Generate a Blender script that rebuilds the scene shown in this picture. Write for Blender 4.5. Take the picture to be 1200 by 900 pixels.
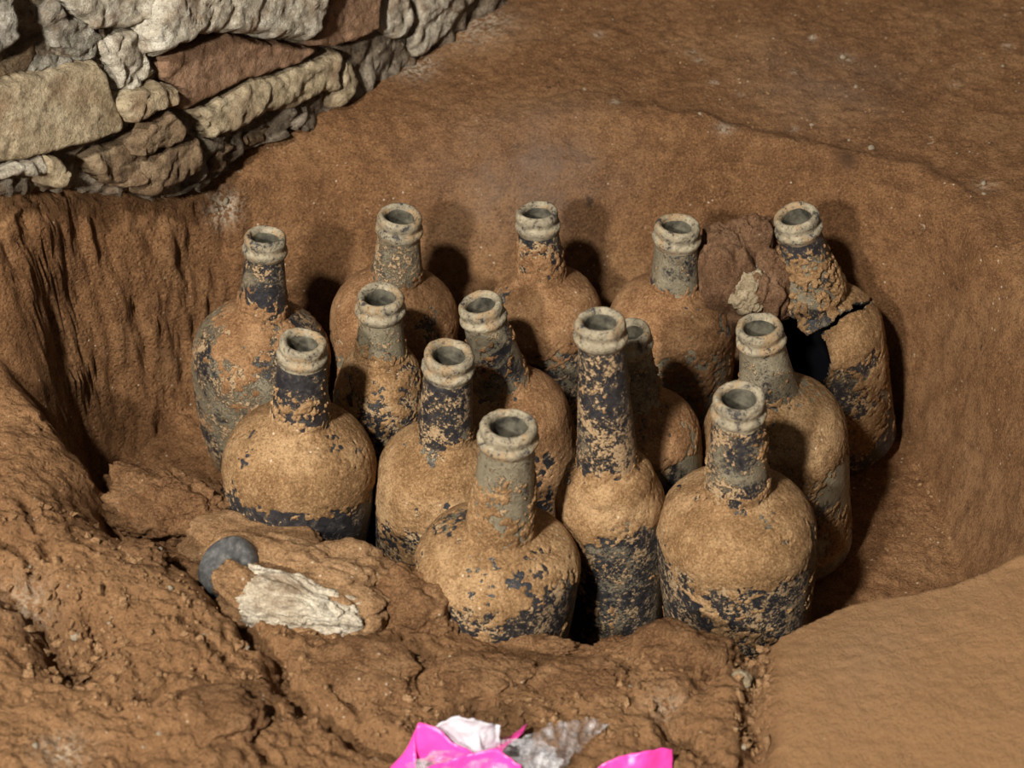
import bpy, bmesh, math, random
import numpy as np
from mathutils import Vector, Matrix, Quaternion

for o in list(bpy.data.objects):
    bpy.data.objects.remove(o, do_unlink=True)
scene = bpy.context.scene
COL = scene.collection

# ------------------------------------------------------------------ camera
F_PX = 2400.0
PITCH = math.radians(37.0)
AIM = np.array([0.0, 0.0, 0.12])
DIST = 1.5
FWD = np.array([0.0, math.cos(PITCH), -math.sin(PITCH)])
UPV = np.array([0.0, math.sin(PITCH), math.cos(PITCH)])
RGT = np.array([1.0, 0.0, 0.0])
CAM = AIM - DIST * FWD

cd = bpy.data.cameras.new('camera')
cd.sensor_width = 36.0
cd.lens = 36.0 * F_PX / 1200.0
cd.clip_start = 0.02
cd.dof.use_dof = True
cd.dof.focus_distance = 1.46
cd.dof.aperture_fstop = 9.0
cam = bpy.data.objects.new('camera', cd)
COL.objects.link(cam)
cam.location = CAM
cam.rotation_euler = (math.pi / 2 - PITCH, 0, 0)
scene.camera = cam

# ------------------------------------------------------------------ world, lamps, exposure
world = bpy.data.worlds.new('world')
scene.world = world
world.use_nodes = True
bg = world.node_tree.nodes['Background']
bg.inputs[0].default_value = (1.0, 0.90, 0.78, 1)
bg.inputs[1].default_value = 0.10

def disk_lamp(name, loc, aim, size, power, color):
    l = bpy.data.lights.new(name, 'AREA')
    l.shape = 'DISK'; l.size = size; l.energy = power; l.color = color
    o = bpy.data.objects.new(name, l)
    COL.objects.link(o)
    o.location = loc
    d = Vector(aim) - Vector(loc)
    o.rotation_euler = d.to_track_quat('-Z', 'Y').to_euler()
    return o
disk_lamp('work_lamp', (-0.74, -1.72, 1.30), (0.0, 0.05, 0.12), 0.13, 50, (1.0, 0.945, 0.86))
disk_lamp('work_lamp', (-0.66, -1.45, 1.92), (0.0, 0.05, 0.12), 0.15, 64, (1.0, 0.945, 0.86))

vs = scene.view_settings
vs.view_transform = 'Standard'
vs.look = 'None'
vs.gamma = 1.0
vs.exposure = -0.14
vs.use_curve_mapping = False

# ------------------------------------------------------------------ pixel helpers
def ray(u, v):
    d = FWD + RGT * ((u - 600.0) / F_PX) - UPV * ((v - 450.0) / F_PX)
    return d / np.linalg.norm(d)
def at_z(u, v, z):
    d = ray(u, v)
    t = (z - CAM[2]) / d[2]
    return CAM + d * t
def at_plane(u, v, p0, n):
    d = ray(u, v)
    t = np.dot(p0 - CAM, n) / np.dot(d, n)
    return CAM + d * t
def project(P):
    q = P - CAM
    z = q @ FWD
    return np.stack([600 + F_PX * (q @ RGT) / z, 450 - F_PX * (q @ UPV) / z], -1)
def px_m(p):                       # metres per pixel at a point
    return float(np.dot(np.asarray(p) - CAM, FWD)) / F_PX

# ------------------------------------------------------------------ numpy noise
def _hash(ix, iy, iz, seed):
    h = (ix * 374761393 + iy * 668265263 + iz * 2147483647 + seed * 1274126177) & 0xFFFFFFFF
    h = ((h ^ (h >> 13)) * 1274126177) & 0xFFFFFFFF
    h = ((h ^ (h >> 16)) * 2246822519) & 0xFFFFFFFF
    return ((h ^ (h >> 15)) & 0xFFFFFF) / float(0xFFFFFF)
def vnoise(p, seed=0):             # value noise in -1..1
    p = np.asarray(p, dtype=np.float64)
    i = np.floor(p).astype(np.int64)
    f = p - i
    f = f * f * f * (f * (f * 6 - 15) + 10)
    r = 0
    for dx in (0, 1):
        wx = f[..., 0] if dx else 1 - f[..., 0]
        for dy in (0, 1):
            wy = f[..., 1] if dy else 1 - f[..., 1]
            for dz in (0, 1):
                wz = f[..., 2] if dz else 1 - f[..., 2]
                r = r + wx * wy * wz * _hash(i[..., 0] + dx, i[..., 1] + dy, i[..., 2] + dz, seed)
    return r * 2 - 1
def fbm(p, octs=4, seed=0, gain=0.5):
    a, s, r = 1.0, 0.0, 0
    p = np.asarray(p, dtype=np.float64)
    for k in range(octs):
        r = r + a * vnoise(p + 17.3 * k, seed + k)
        s += a; a *= gain; p = p * 2.03
    return r / s * 1.6
def worley(p, seed=0):             # F1, F2
    p = np.asarray(p, dtype=np.float64)
    i = np.floor(p).astype(np.int64)
    f1 = np.full(p.shape[:-1], 9.0); f2 = np.full(p.shape[:-1], 9.0)
    for dx in (-1, 0, 1):
        for dy in (-1, 0, 1):
            for dz in (-1, 0, 1):
                c = i + np.array([dx, dy, dz])
                q = np.stack([c[..., k] + _hash(c[..., 0], c[..., 1], c[..., 2], seed + 31 * (k + 1)) for k in range(3)], -1)
                d = np.sqrt(((p - q) ** 2).sum(-1))
                m = d < f1
                f2 = np.where(m, f1, np.minimum(f2, d))
                f1 = np.where(m, d, f1)
    return f1, f2
def sstep(a, b, x):
    t = np.clip((x - a) / (b - a), 0, 1)
    return t * t * (3 - 2 * t)

def seg_dist(px, py, poly, closed=True):
    n = len(poly)
    best = np.full(px.shape, 1e9)
    for k in range(n if closed else n - 1):
        ax, ay = poly[k]; bx, by = poly[(k + 1) % n]
        dx, dy = bx - ax, by - ay
        L = dx * dx + dy * dy + 1e-12
        t = np.clip(((px - ax) * dx + (py - ay) * dy) / L, 0, 1)
        best = np.minimum(best, (px - ax - t * dx) ** 2 + (py - ay - t * dy) ** 2)
    return np.sqrt(best)
def inside(px, py, poly):
    r = np.zeros(px.shape, bool)
    n = len(poly)
    for k in range(n):
        ax, ay = poly[k]; bx, by = poly[(k + 1) % n]
        c = ((ay > py) != (by > py)) & (px < (bx - ax) * (py - ay) / (by - ay + 1e-15) + ax)
        r ^= c
    return r
def smooth_poly(pts, n=4):
    pts = [np.asarray(p, float) for p in pts]
    out = []
    m = len(pts)
    for k in range(m):
        p0, p1, p2, p3 = pts[k - 1], pts[k], pts[(k + 1) % m], pts[(k + 2) % m]
        for j in range(n):
            t = j / n
            out.append(0.5 * ((2 * p1) + (-p0 + p2) * t + (2 * p0 - 5 * p1 + 4 * p2 - p3) * t * t + (-p0 + 3 * p1 - 3 * p2 + p3) * t ** 3))
    return out

# ------------------------------------------------------------------ mesh helpers
def mesh_from(name, verts, faces, mat, parent=None, smooth=True):
    me = bpy.data.meshes.new(name)
    if isinstance(verts, np.ndarray) and isinstance(faces, np.ndarray):
        nv, nf, k = len(verts), len(faces), faces.shape[1]
        me.vertices.add(nv); me.vertices.foreach_set('co', verts.astype(np.float32).ravel())
        me.loops.add(nf * k); me.loops.foreach_set('vertex_index', faces.astype(np.int32).ravel())
        me.polygons.add(nf)
        me.polygons.foreach_set('loop_start', np.arange(0, nf * k, k, dtype=np.int32))
        me.polygons.foreach_set('loop_total', np.full(nf, k, dtype=np.int32))
        me.update(calc_edges=True)
        me.validate()
    else:
        me.from_pydata([tuple(v) for v in verts], [], [tuple(f) for f in faces])
        me.update()
    me.polygons.foreach_set('use_smooth', np.full(len(me.polygons), smooth, dtype=bool))
    me.materials.append(mat)
    o = bpy.data.objects.new(name, me)
    COL.objects.link(o)
    if parent is not None:
        o.parent = parent
    return o
def grid_faces(nu, nv, wrap=False):   # rows nv of nu columns
    jj, ii = np.meshgrid(np.arange(nv - 1), np.arange(nu if wrap else nu - 1), indexing='ij')
    i2 = (ii + 1) % nu
    return np.stack([jj * nu + ii, jj * nu + i2, (jj + 1) * nu + i2, (jj + 1) * nu + ii], -1).reshape(-1, 4)
def compact(verts, faces):
    used = np.unique(faces)
    remap = np.full(len(verts), -1, dtype=np.int64)
    remap[used] = np.arange(len(used))
    return verts[used], remap[faces], used
def attr(o, name, vals):
    a = o.data.attributes.new(name, 'FLOAT', 'POINT')
    a.data.foreach_set('value', np.asarray(vals, dtype=np.float32))
def tag(o, label, cat, group=None, kind=None):
    o['label'] = label; o['category'] = cat
    if group: o['group'] = group
    if kind: o['kind'] = kind
    return o
def empty(name, loc=(0, 0, 0)):
    o = bpy.data.objects.new(name, None)
    o.empty_display_size = 0.03
    COL.objects.link(o); o.location = loc
    return o

# ------------------------------------------------------------------ materials
class NT:
    def __init__(self, name):
        self.m = bpy.data.materials.new(name); self.m.use_nodes = True
        self.t = self.m.node_tree; self.t.nodes.clear()
        self.out = self.n('ShaderNodeOutputMaterial')
        self.b = self.n('ShaderNodeBsdfPrincipled')
        self.l(self.b.outputs[0], self.out.inputs[0])
    def n(self, typ, **kw):
        x = self.t.nodes.new(typ)
        for k, v in kw.items(): setattr(x, k, v)
        return x
    def l(self, a, b): self.t.links.new(a, b)
    def coord(self, seed=False):
        tc = self.n('ShaderNodeTexCoord')
        if not seed: return tc.outputs['Object']
        a = self.n('ShaderNodeAttribute', attribute_type='OBJECT', attribute_name='seed')
        v = self.n('ShaderNodeVectorMath', operation='ADD')
        self.l(tc.outputs['Object'], v.inputs[0]); self.l(a.outputs['Vector'], v.inputs[1])
        return v.outputs[0]
    def noise(self, co, scale, detail=4, rough=0.55, dist=0.0):
        x = self.n('ShaderNodeTexNoise')
        x.inputs['Scale'].default_value = scale; x.inputs['Detail'].default_value = detail
        x.inputs['Roughness'].default_value = rough; x.inputs['Distortion'].default_value = dist
        self.l(co, x.inputs['Vector']); return x.outputs['Fac']
    def voro(self, co, scale, feature='F1'):
        x = self.n('ShaderNodeTexVoronoi', feature=feature)
        x.inputs['Scale'].default_value = scale
        self.l(co, x.inputs['Vector']); return x.outputs['Distance']
    def ramp(self, fac, stops):
        r = self.n('ShaderNodeValToRGB')
        e = r.color_ramp.elements
        while len(e) < len(stops): e.new(0.5)
        for k, (p, c) in enumerate(stops):
            e[k].position = p
            e[k].color = (c, c, c, 1) if isinstance(c, (int, float)) else (*c, 1)
        self.l(fac, r.inputs[0]); return r.outputs[0]
    def mix(self, fac, a, b, mode='MIX'):
        x = self.n('ShaderNodeMix', data_type='RGBA', blend_type=mode)
        for sock, v in ((x.inputs[0], fac), (x.inputs[6], a), (x.inputs[7], b)):
            if isinstance(v, (int, float)): sock.default_value = v
            elif isinstance(v, tuple): sock.default_value = (*v, 1)
            else: self.l(v, sock)
        return x.outputs[2]
    def math(self, op, a, b=0.0, c=None):
        x = self.n('ShaderNodeMath', operation=op)
        for k, v in enumerate((a, b) if c is None else (a, b, c)):
            if isinstance(v, (int, float)): x.inputs[k].default_value = v
            else: self.l(v, x.inputs[k])
        return x.outputs[0]
    def attr(self, name):
        return self.n('ShaderNodeAttribute', attribute_name=name).outputs['Fac']
    def bump(self, h, dist, strength=1.0, prev=None):
        x = self.n('ShaderNodeBump')
        x.inputs['Distance'].default_value = dist; x.inputs['Strength'].default_value = strength
        self.l(h, x.inputs['Height'])
        if prev is not None: self.l(prev, x.inputs['Normal'])
        return x.outputs[0]
    def done(self, col=None, rough=None, normal=None, spec=0.2):
        if col is not None:
            if isinstance(col, tuple): self.b.inputs['Base Color'].default_value = (*col, 1)
            else: self.l(col, self.b.inputs['Base Color'])
        if rough is not None:
            if isinstance(rough, (int, float)): self.b.inputs['Roughness'].default_value = rough
            else: self.l(rough, self.b.inputs['Roughness'])
        if normal is not None: self.l(normal, self.b.inputs['Normal'])
        self.b.inputs['Specular IOR Level'].default_value = spec
        return self.m

def earth_mat(name, cols, rough_attr=False, stains=False, bump=0.0022, specks=True, seed=False):
    """cols: dark, mid, light linear colours"""
    m = NT(name); co = m.coord(seed)
    big = m.noise(co, 26 if seed else 9, 6, 0.64)
    lo_, hi_ = (0.38, 0.62) if seed else (0.32, 0.68)
    c = m.ramp(big, [(lo_, tuple(0.45 * a + 0.55 * b for a, b in zip(cols[0], cols[1]))), (0.5, cols[1]), (hi_, cols[2])])
    med = m.noise(co, 75, 7, 0.7)
    c = m.mix(m.ramp(med, [(0.38, 0.6), (0.53, 0.0)]), c, cols[0])
    c = m.mix(m.ramp(med, [(0.52, 0.0), (0.68, 0.55)]), c, cols[2])
    fine = m.noise(co, 620, 4, 0.75)
    c = m.mix(m.ramp(fine, [(0.34, 0.75), (0.49, 0.0)]), c, tuple(x * 0.5 for x in cols[0]))
    c = m.mix(m.ramp(fine, [(0.53, 0.0), (0.68, 0.65)]), c, tuple(min(1, x * 1.35) for x in cols[2]))
    if stains:
        fl_ = m.math('ADD', m.math('MULTIPLY', m.noise(co, 42, 3, 0.6), 0.62), m.math('MULTIPLY', m.noise(co, 210, 4, 0.7), 0.38))
        c = m.mix(m.ramp(fl_, [(0.655, 0.0), (0.685, 0.75)]), c, (0.52, 0.42, 0.29))
        c = m.mix(m.ramp(fl_, [(0.33, 0.8), (0.36, 0.0)]), c, (0.05, 0.028, 0.016))
    if specks:
        sp = m.voro(co, 120)
        gate = m.noise(co, 26, 2, 0.5)
        s = m.math('MULTIPLY', m.ramp(sp, [(0.07, 1.0), (0.13, 0.0)]), m.ramp(gate, [(0.52, 0.0), (0.6, 0.8)]))
        c = m.mix(s, c, (0.62, 0.50, 0.36))
    if stains:
        g = m.attr('stain')
        g = m.math('MULTIPLY', g, m.ramp(m.noise(co, 34, 4, 0.6), [(0.35, 0.25), (0.65, 1.0)]))
        c = m.mix(g, c, (0.19, 0.145, 0.115))
        w = m.attr('chalk')
        w = m.math('MULTIPLY', w, m.ramp(m.noise(co, 260, 5, 0.7), [(0.45, 0.0), (0.55, 1.0)]))
        c = m.mix(w, c, (0.55, 0.47, 0.36))
        p = m.attr('pale')
        c = m.mix(p, c, (0.345, 0.195, 0.092))
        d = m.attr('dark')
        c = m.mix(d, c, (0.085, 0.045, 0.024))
    b1 = m.bump(m.noise(co, 190, 6, 0.72), bump * 1.5, 0.9)
    if rough_attr:
        r = m.attr('rough')
        pores = m.ramp(m.voro(co, 230), [(0.0, 0.0), (0.45, 1.0)])
        hgt = m.math('MULTIPLY', pores, r)
        b1 = m.bump(hgt, bump * 1.2, 0.8, b1)
    b2 = m.bump(fine, bump * 0.6, 0.9, b1)
    return m.done(c, 0.93, b2, 0.12)

M = {}
RED = ((0.108, 0.051, 0.0225), (0.215, 0.107, 0.047), (0.31, 0.170, 0.080))
M['ground'] = earth_mat('red_clay', RED, True, True)
M['clod'] = earth_mat('clod_clay', ((0.12, 0.057, 0.025), (0.22, 0.113, 0.051), (0.315, 0.175, 0.084)), False, False, 0.003, True, True)
M['tan_clod'] = earth_mat('tan_clod', ((0.15, 0.079, 0.037), (0.28, 0.158, 0.075), (0.37, 0.225, 0.115)), False, False, 0.0018, True, True)
M['lump'] = earth_mat('dark_lump_clay', ((0.13, 0.066, 0.035), (0.22, 0.118, 0.062), (0.30, 0.175, 0.10)), False, False, 0.004, True, True)
M['crust'] = earth_mat('dried_soil_crust', ((0.145, 0.077, 0.033), (0.265, 0.153, 0.070), (0.40, 0.255, 0.130)), False, False, 0.0012, True, True)
M['crust_b'] = earth_mat('red_soil_crust', ((0.14, 0.068, 0.030), (0.25, 0.132, 0.061), (0.35, 0.205, 0.102)), False, False, 0.0012, True, True)

def glass_mat(name, tan, grey, soft=0.03):
    m = NT(name); co = m.coord(True)
    n1 = m.noise(co, 40, 7, 0.66, 0.5)
    n2 = m.noise(co, 170, 6, 0.7, 0.4)
    n4 = m.noise(co, 480, 3, 0.7, 0.3)
    n3 = m.noise(co, 24, 6, 0.62, 0.8)
    dark = m.ramp(n2, [(0.35, (0.011, 0.011, 0.014)), (0.55, (0.034, 0.032, 0.034)), (0.72, (0.13, 0.115, 0.092))])
    gcol = m.ramp(n2, [(0.3, (0.12, 0.10, 0.066)), (0.6, (0.27, 0.232, 0.155)), (0.8, (0.43, 0.365, 0.25))])
    gm = m.math('ADD', m.math('MULTIPLY', n3, 0.7), m.math('MULTIPLY', n4, 0.3))
    c = m.mix(m.ramp(gm, [(grey, 0.0), (grey + 0.05, 0.92)]), dark, gcol)
    tcol = m.ramp(n4, [(0.3, (0.19, 0.122, 0.06)), (0.7, (0.42, 0.29, 0.165))])
    mixn = m.math('ADD', m.math('ADD', m.math('MULTIPLY', n1, 0.34), m.math('MULTIPLY', n2, 0.38)), m.math('MULTIPLY', n4, 0.28))
    tf = m.ramp(mixn, [(tan, 0.0), (tan + soft, 1.0)])
    c = m.mix(tf, c, tcol)
    rough = m.ramp(tf, [(0.0, 0.45), (1.0, 0.9)])
    b = m.bump(tf, 0.0014, 0.8)
    b = m.bump(n2, 0.0014, 0.6, b)
    b = m.bump(n4, 0.0006, 0.8, b)
    return m.done(c, rough, b, 0.4)
M['glass'] = glass_mat('weathered_dark_glass', 0.515, 0.52)
M['glass_dark'] = glass_mat('weathered_black_glass', 0.545, 0.60)
M['glass_grey'] = glass_mat('grey_patina_glass', 0.53, 0.44)
M['glass_speck'] = glass_mat('speckled_crusty_glass', 0.495, 0.55)
M['glass_tan'] = glass_mat('tan_filmed_glass', 0.475, 0.45, 0.05)
def lip_mat():
    m = NT('pale_crusted_lip_glass'); co = m.coord(True)
    n1 = m.noise(co, 90, 6, 0.65, 0.4); n2 = m.noise(co, 420, 4, 0.7); n3 = m.noise(co, 45, 4, 0.6, 0.6)
    c = m.ramp(n1, [(0.3, (0.13, 0.108, 0.075)), (0.5, (0.26, 0.22, 0.15)), (0.7, (0.42, 0.36, 0.25))])
    c = m.mix(m.ramp(n3, [(0.5, 0.0), (0.58, 0.8)]), c, (0.30, 0.20, 0.105))
    c = m.mix(m.ramp(n2, [(0.34, 0.85), (0.48, 0.0)]), c, (0.09, 0.075, 0.055))
    dk = m.math('ADD', m.math('MULTIPLY', n1, 0.6), m.math('MULTIPLY', n2, 0.4))
    c = m.mix(m.ramp(dk, [(0.41, 0.9), (0.45, 0.0)]), c, (0.035, 0.034, 0.036))
    b = m.bump(n1, 0.0022, 0.8); b = m.bump(n2, 0.0007, 0.9, b)
    return m.done(c, 0.8, b, 0.25)
M['lipmat'] = lip_mat()
m = NT('bare_bore_glass'); co = m.coord(True)
M['bore'] = m.done(m.ramp(m.noise(co, 110, 5, 0.6), [(0.35, (0.03, 0.028, 0.022)), (0.65, (0.14, 0.125, 0.09))]), 0.55, m.bump(m.noise(co, 200, 4, 0.6), 0.0008, 0.6), 0.35)
m = NT('shaded_clean_glass'); M['black'] = m.done((0.006, 0.006, 0.008), 0.35, None, 0.4)  # speck-free inner glass; darkness inside the broken bottle is put into its colour

def stone_mat(name, cols, bump=0.002, soil=0.6):
    m = NT(name); co = m.coord(True)
    a = m.noise(co, 22, 8, 0.68, 0.5)
    c = m.ramp(a, [(0.32, cols[0]), (0.5, cols[1]), (0.66, cols[2])])
    f = m.noise(co, 130, 6, 0.72)
    c = m.mix(m.ramp(f, [(0.34, 0.8), (0.5, 0.0)]), c, tuple(x * 0.5 for x in cols[0]))
    c = m.mix(m.ramp(f, [(0.54, 0.0), (0.7, 0.6)]), c, tuple(min(1, x * 1.3) for x in cols[2]))
    g = m.noise(co, 600, 3, 0.7)
    c = m.mix(m.ramp(g, [(0.3, 0.6), (0.48, 0.0)]), c, tuple(x * 0.45 for x in cols[0]))
    s = m.ramp(m.noise(co, 32, 6, 0.66), [(0.52, 0.0), (0.66, soil)])
    c = m.mix(s, c, (0.21, 0.125, 0.068))
    b = m.bump(m.noise(co, 80, 8, 0.72), bump * 2.2, 0.9)
    b = m.bump(m.noise(co, 420, 4, 0.75), bump * 0.7, 0.9, b)
    return m.done(c, 0.92, b, 0.15)
M['stone_pale'] = stone_mat('pale_grey_stone', ((0.28, 0.23, 0.165), (0.46, 0.41, 0.32), (0.66, 0.62, 0.52)))
M['stone_tan'] = stone_mat('tan_stone', ((0.26, 0.195, 0.115), (0.42, 0.335, 0.215), (0.52, 0.44, 0.30)))
M['stone_grey'] = stone_mat('grey_mortar', ((0.24, 0.205, 0.155), (0.42, 0.385, 0.31), (0.68, 0.65, 0.57)), 0.004)
M['stone_red'] = stone_mat('reddish_sandstone', ((0.19, 0.105, 0.058), (0.28, 0.165, 0.098), (0.34, 0.215, 0.135)))
M['stone_rough'] = stone_mat('rough_brown_stone', ((0.15, 0.095, 0.055), (0.28, 0.19, 0.11), (0.42, 0.32, 0.20)), 0.004)
M['core'] = stone_mat('wall_core_mortar', ((0.13, 0.092, 0.06), (0.26, 0.205, 0.145), (0.45, 0.39, 0.30)), 0.004)
M['white'] = stone_mat('white_lime_mortar', ((0.48, 0.38, 0.26), (0.70, 0.60, 0.45), (0.80, 0.73, 0.60)), 0.003)
M['pebble'] = stone_mat('pale_pebble', ((0.42, 0.33, 0.22), (0.60, 0.50, 0.36), (0.72, 0.64, 0.50)), 0.001)

m = NT('slate_dark_glass'); co = m.coord(True)
n = m.noise(co, 160, 6, 0.7)
M['shard'] = m.done(m.ramp(n, [(0.3, (0.03, 0.03, 0.033)), (0.55, (0.085, 0.084, 0.082)), (0.8, (0.22, 0.21, 0.19))]), 0.5, m.bump(n, 0.001, 0.6), 0.5)
m = NT('hot_pink_tape'); co = m.coord()
M['pink'] = m.done((0.82, 0.055, 0.36), 0.38, m.bump(m.noise(co, 120, 4, 0.6), 0.0012, 0.5), 0.5)
m = NT('clear_plastic'); co = m.coord()
nb = m.bump(m.noise(co, 150, 4, 0.6, 0.8), 0.002, 0.8)
m.done((0.95, 0.95, 0.97), 0.14, nb, 0.8)
tl = m.n('ShaderNodeBsdfTranslucent'); tl.inputs[0].default_value = (0.9, 0.9, 0.93, 1)
mt = m.n('ShaderNodeMixShader'); mt.inputs[0].default_value = 0.35
m.l(m.b.outputs[0], mt.inputs[1]); m.l(tl.outputs[0], mt.inputs[2])
tr = m.n('ShaderNodeBsdfTransparent'); mx = m.n('ShaderNodeMixShader')
tr.inputs[0].default_value = (0.97, 0.97, 0.98, 1)
m.l(m.ramp(m.noise(co, 110, 4, 0.7), [(0.42, 0.05), (0.68, 0.42)]), mx.inputs[0])
m.l(tr.outputs[0], mx.inputs[1]); m.l(mt.outputs[0], mx.inputs[2]); m.l(mx.outputs[0], m.out.inputs[0])
M['plastic'] = m.m
m = NT('frosted_plastic'); co = m.coord()
m.done((0.70, 0.67, 0.73), 0.35, m.bump(m.noise(co, 110, 4, 0.6), 0.002, 0.7), 0.5)
tr = m.n('ShaderNodeBsdfTransparent'); mx = m.n('ShaderNodeMixShader'); mx.inputs[0].default_value = 0.72
m.l(tr.outputs[0], mx.inputs[1]); m.l(m.b.outputs[0], mx.inputs[2]); m.l(mx.outputs[0], m.out.inputs[0])
M['frost'] = m.m

# ------------------------------------------------------------------ ground: the dug pit and the clay around it
RIM = [(-90, 400, .19), (-45, 330, .225), (8, 262, .25), (62, 234, .246), (130, 234, .222), (195, 234, .20), (262, 212, .195),
       (335, 196, .195), (430, 182, .196), (560, 180, .20), (700, 176, .20), (800, 176, .20), (900, 184, .20), (1000, 200, .20),
       (1085, 226, .20), (1160, 285, .20), (1240, 380, .19), (1300, 490, .18), (1310, 560, .17), (1265, 622, .16),
       (1200, 658, .15), (1120, 682, .142), (1000, 707, .13), (940, 731, .125), (885, 752, .12), (862, 757, .105), (800, 744, .108),
       (740, 748, .103), (680, 764, .088), (600, 758, .088), (560, 732, .092), (520, 705, .09), (450, 690, .085), (370, 690, .075),
       (290, 660, .075), (240, 628, .075), (190, 612, .075), (140, 605, .08), (118, 600, .11), (100, 545, .14), (55, 500, .152), (0, 462, .158), (-50, 438, .16)]
rimw = [at_z(*p) for p in RIM]
NFRONT = 19
FLOOR_BACK = [(118, 588), (140, 560), (180, 534), (222, 512), (268, 494), (340, 480), (460, 474), (630, 466), (800, 470), (930, 462), (1010, 478), (1046, 510), (1080, 570), (1105, 640), (1120, 720)]
flo = [at_z(u, v, 0.0)[:2] for u, v in FLOOR_BACK]
for p in RIM[21:37]:
    q = at_z(*p)[:2]
    flo.append(q + np.array([0, 0.030]))
flo.append(at_z(118, 600, .11)[:2] + np.array([0.025, 0.02]))
flo.append(at_z(105, 552, .14)[:2] + np.array([0.03, 0.03]))
P1 = [tuple(p[:2]) for p in smooth_poly([q[:2] for q in rimw], 3)]
P0 = [tuple(p) for p in smooth_poly(flo, 3)]

TOPC = list(RIM) + [(0, 222, .27), (-80, 280, .245), (-150, 420, .2), (20, 226, .264), (80, 224, .246), (150, 224, .225), (430, 130, .206), (500, 75, .208), (600, 60, .215), (300, 172, .206), (850, 60, .215), (1100, 60, .215), (1200, 160, .21), (600, -60, .23),
        (1100, -60, .23), (1350, 300, .21), (1400, 600, .17), (1250, 800, .15), (1050, 800, .138), (920, 850, .132), (1200, 920, .14), (950, 960, .13),
        (800, 830, .118), (700, 820, .112), (600, 820, .112), (500, 790, .115), (450, 760, .108), (600, 900, .115), (400, 850, .125), (330, 770, .118), (260, 730, .13),
        (200, 690, .142), (140, 650, .146), (60, 600, .156), (0, 560, .16), (-80, 560, .162), (100, 720, .148), (0, 700, .155), (150, 800, .145), (0, 850, .15), (250, 880, .14),
        (400, 960, .13), (100, 1000, .15), (-150, 800, .16), (700, 1000, .12)]
tc = np.array([at_z(*p) for p in TOPC])
def tps(r2): return 0.5 * r2 * np.log(r2 + 1e-9)
n_ = len(tc)
A = np.zeros((n_ + 3, n_ + 3))
A[:n_, :n_] = tps(((tc[:, None, :2] - tc[None, :, :2]) ** 2).sum(-1)) + np.eye(n_) * 2e-4
A[:n_, n_] = 1; A[:n_, n_ + 1:] = tc[:, :2]; A[n_, :n_] = 1; A[n_ + 1:, :n_] = tc[:, :2].T
W_ = np.linalg.solve(A, np.concatenate([tc[:, 2], [0, 0, 0]]))

def axis(lo, hi, step, far_lo, far_hi):
    core = np.arange(lo, hi, step)
    def grow(x0, sgn, lim):
        out = []; s = step; x = x0
        while (lim - x) * sgn > 0:
            s *= 1.16; x += sgn * s; out.append(x)
        return out
    return np.concatenate([grow(core[0], -1, far_lo)[::-1], core, grow(core[-1], 1, far_hi)])
XS = axis(-0.46, 0.47, 0.0019, -1.6, 1.6)
YS = axis(-0.44, 0.52, 0.0019, -1.2, 1.6)
GX, GY = np.meshgrid(XS, YS)
ztop = np.zeros(GX.shape)
for k in range(n_):
    ztop += W_[k] * tps((GX - tc[k, 0]) ** 2 + (GY - tc[k, 1]) ** 2)
ztop += W_[n_] + W_[n_ + 1] * GX + W_[n_ + 2] * GY
cx_ = np.clip(GX, -0.55, 0.55); cy_ = np.clip(GY, -0.5, 0.62)
far = np.hypot(GX - cx_, GY - cy_)
ztop = np.clip(ztop, 0.06, 0.30) * np.exp(-far * 2) + 0.19 * (1 - np.exp(-far * 2))

P3 = np.stack([GX, GY, 0 * GX], -1)
wob = 0.006 * fbm(P3 * 22, 3, 5)
d1 = seg_dist(GX, GY, P1); in1 = inside(GX, GY, P1)
d0 = seg_dist(GX, GY, P0); in0 = inside(GX, GY, P0)
t = np.where(in0, 0, np.where(in1, (d0 + wob * 0.5) / (d0 + d1 + 1e-6), 1))
t = np.clip(t, 0, 1)
front_w = sstep(0.10, -0.02, GY)                       # the near side is the sharper lip
sback = t ** 0.75 * (1 - (1 - t) ** 2 * 0.1)
sback = np.where(t < 0.12, sback * sstep(0, 0.12, t) * 1.0 + 0, sback)
rt_ = sstep(0.20, 0.34, GX)
sback = (t ** 1.1 * 0.55 + 0.45 * sstep(0, 1, t)) * (1 - rt_) + (0.35 * t ** 1.7 + 0.65 * sstep(0, 1, t)) * rt_
sback = sback * 0.75 + 0.25 * (1 - (1 - sback) ** 1.7)
sfront = sstep(0.05, 0.95, t) ** 0.8
s = sback * (1 - front_w) + sfront * front_w
H0 = ztop * s
# the floor rises a little in the back left corner and between the bottles
flx = at_z(250, 500, 0.0)
H0 += np.where(in1, 1, 0) * 0.03 * np.exp(-((GX - flx[0]) ** 2 + (GY - flx[1]) ** 2) / (2 * 0.05 ** 2)) * (1 - t)
H0 -= np.exp(-(d1 / 0.022) ** 2) * 0.007 * (1 - 0.7 * front_w) * np.where(in1, s, 1)

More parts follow.
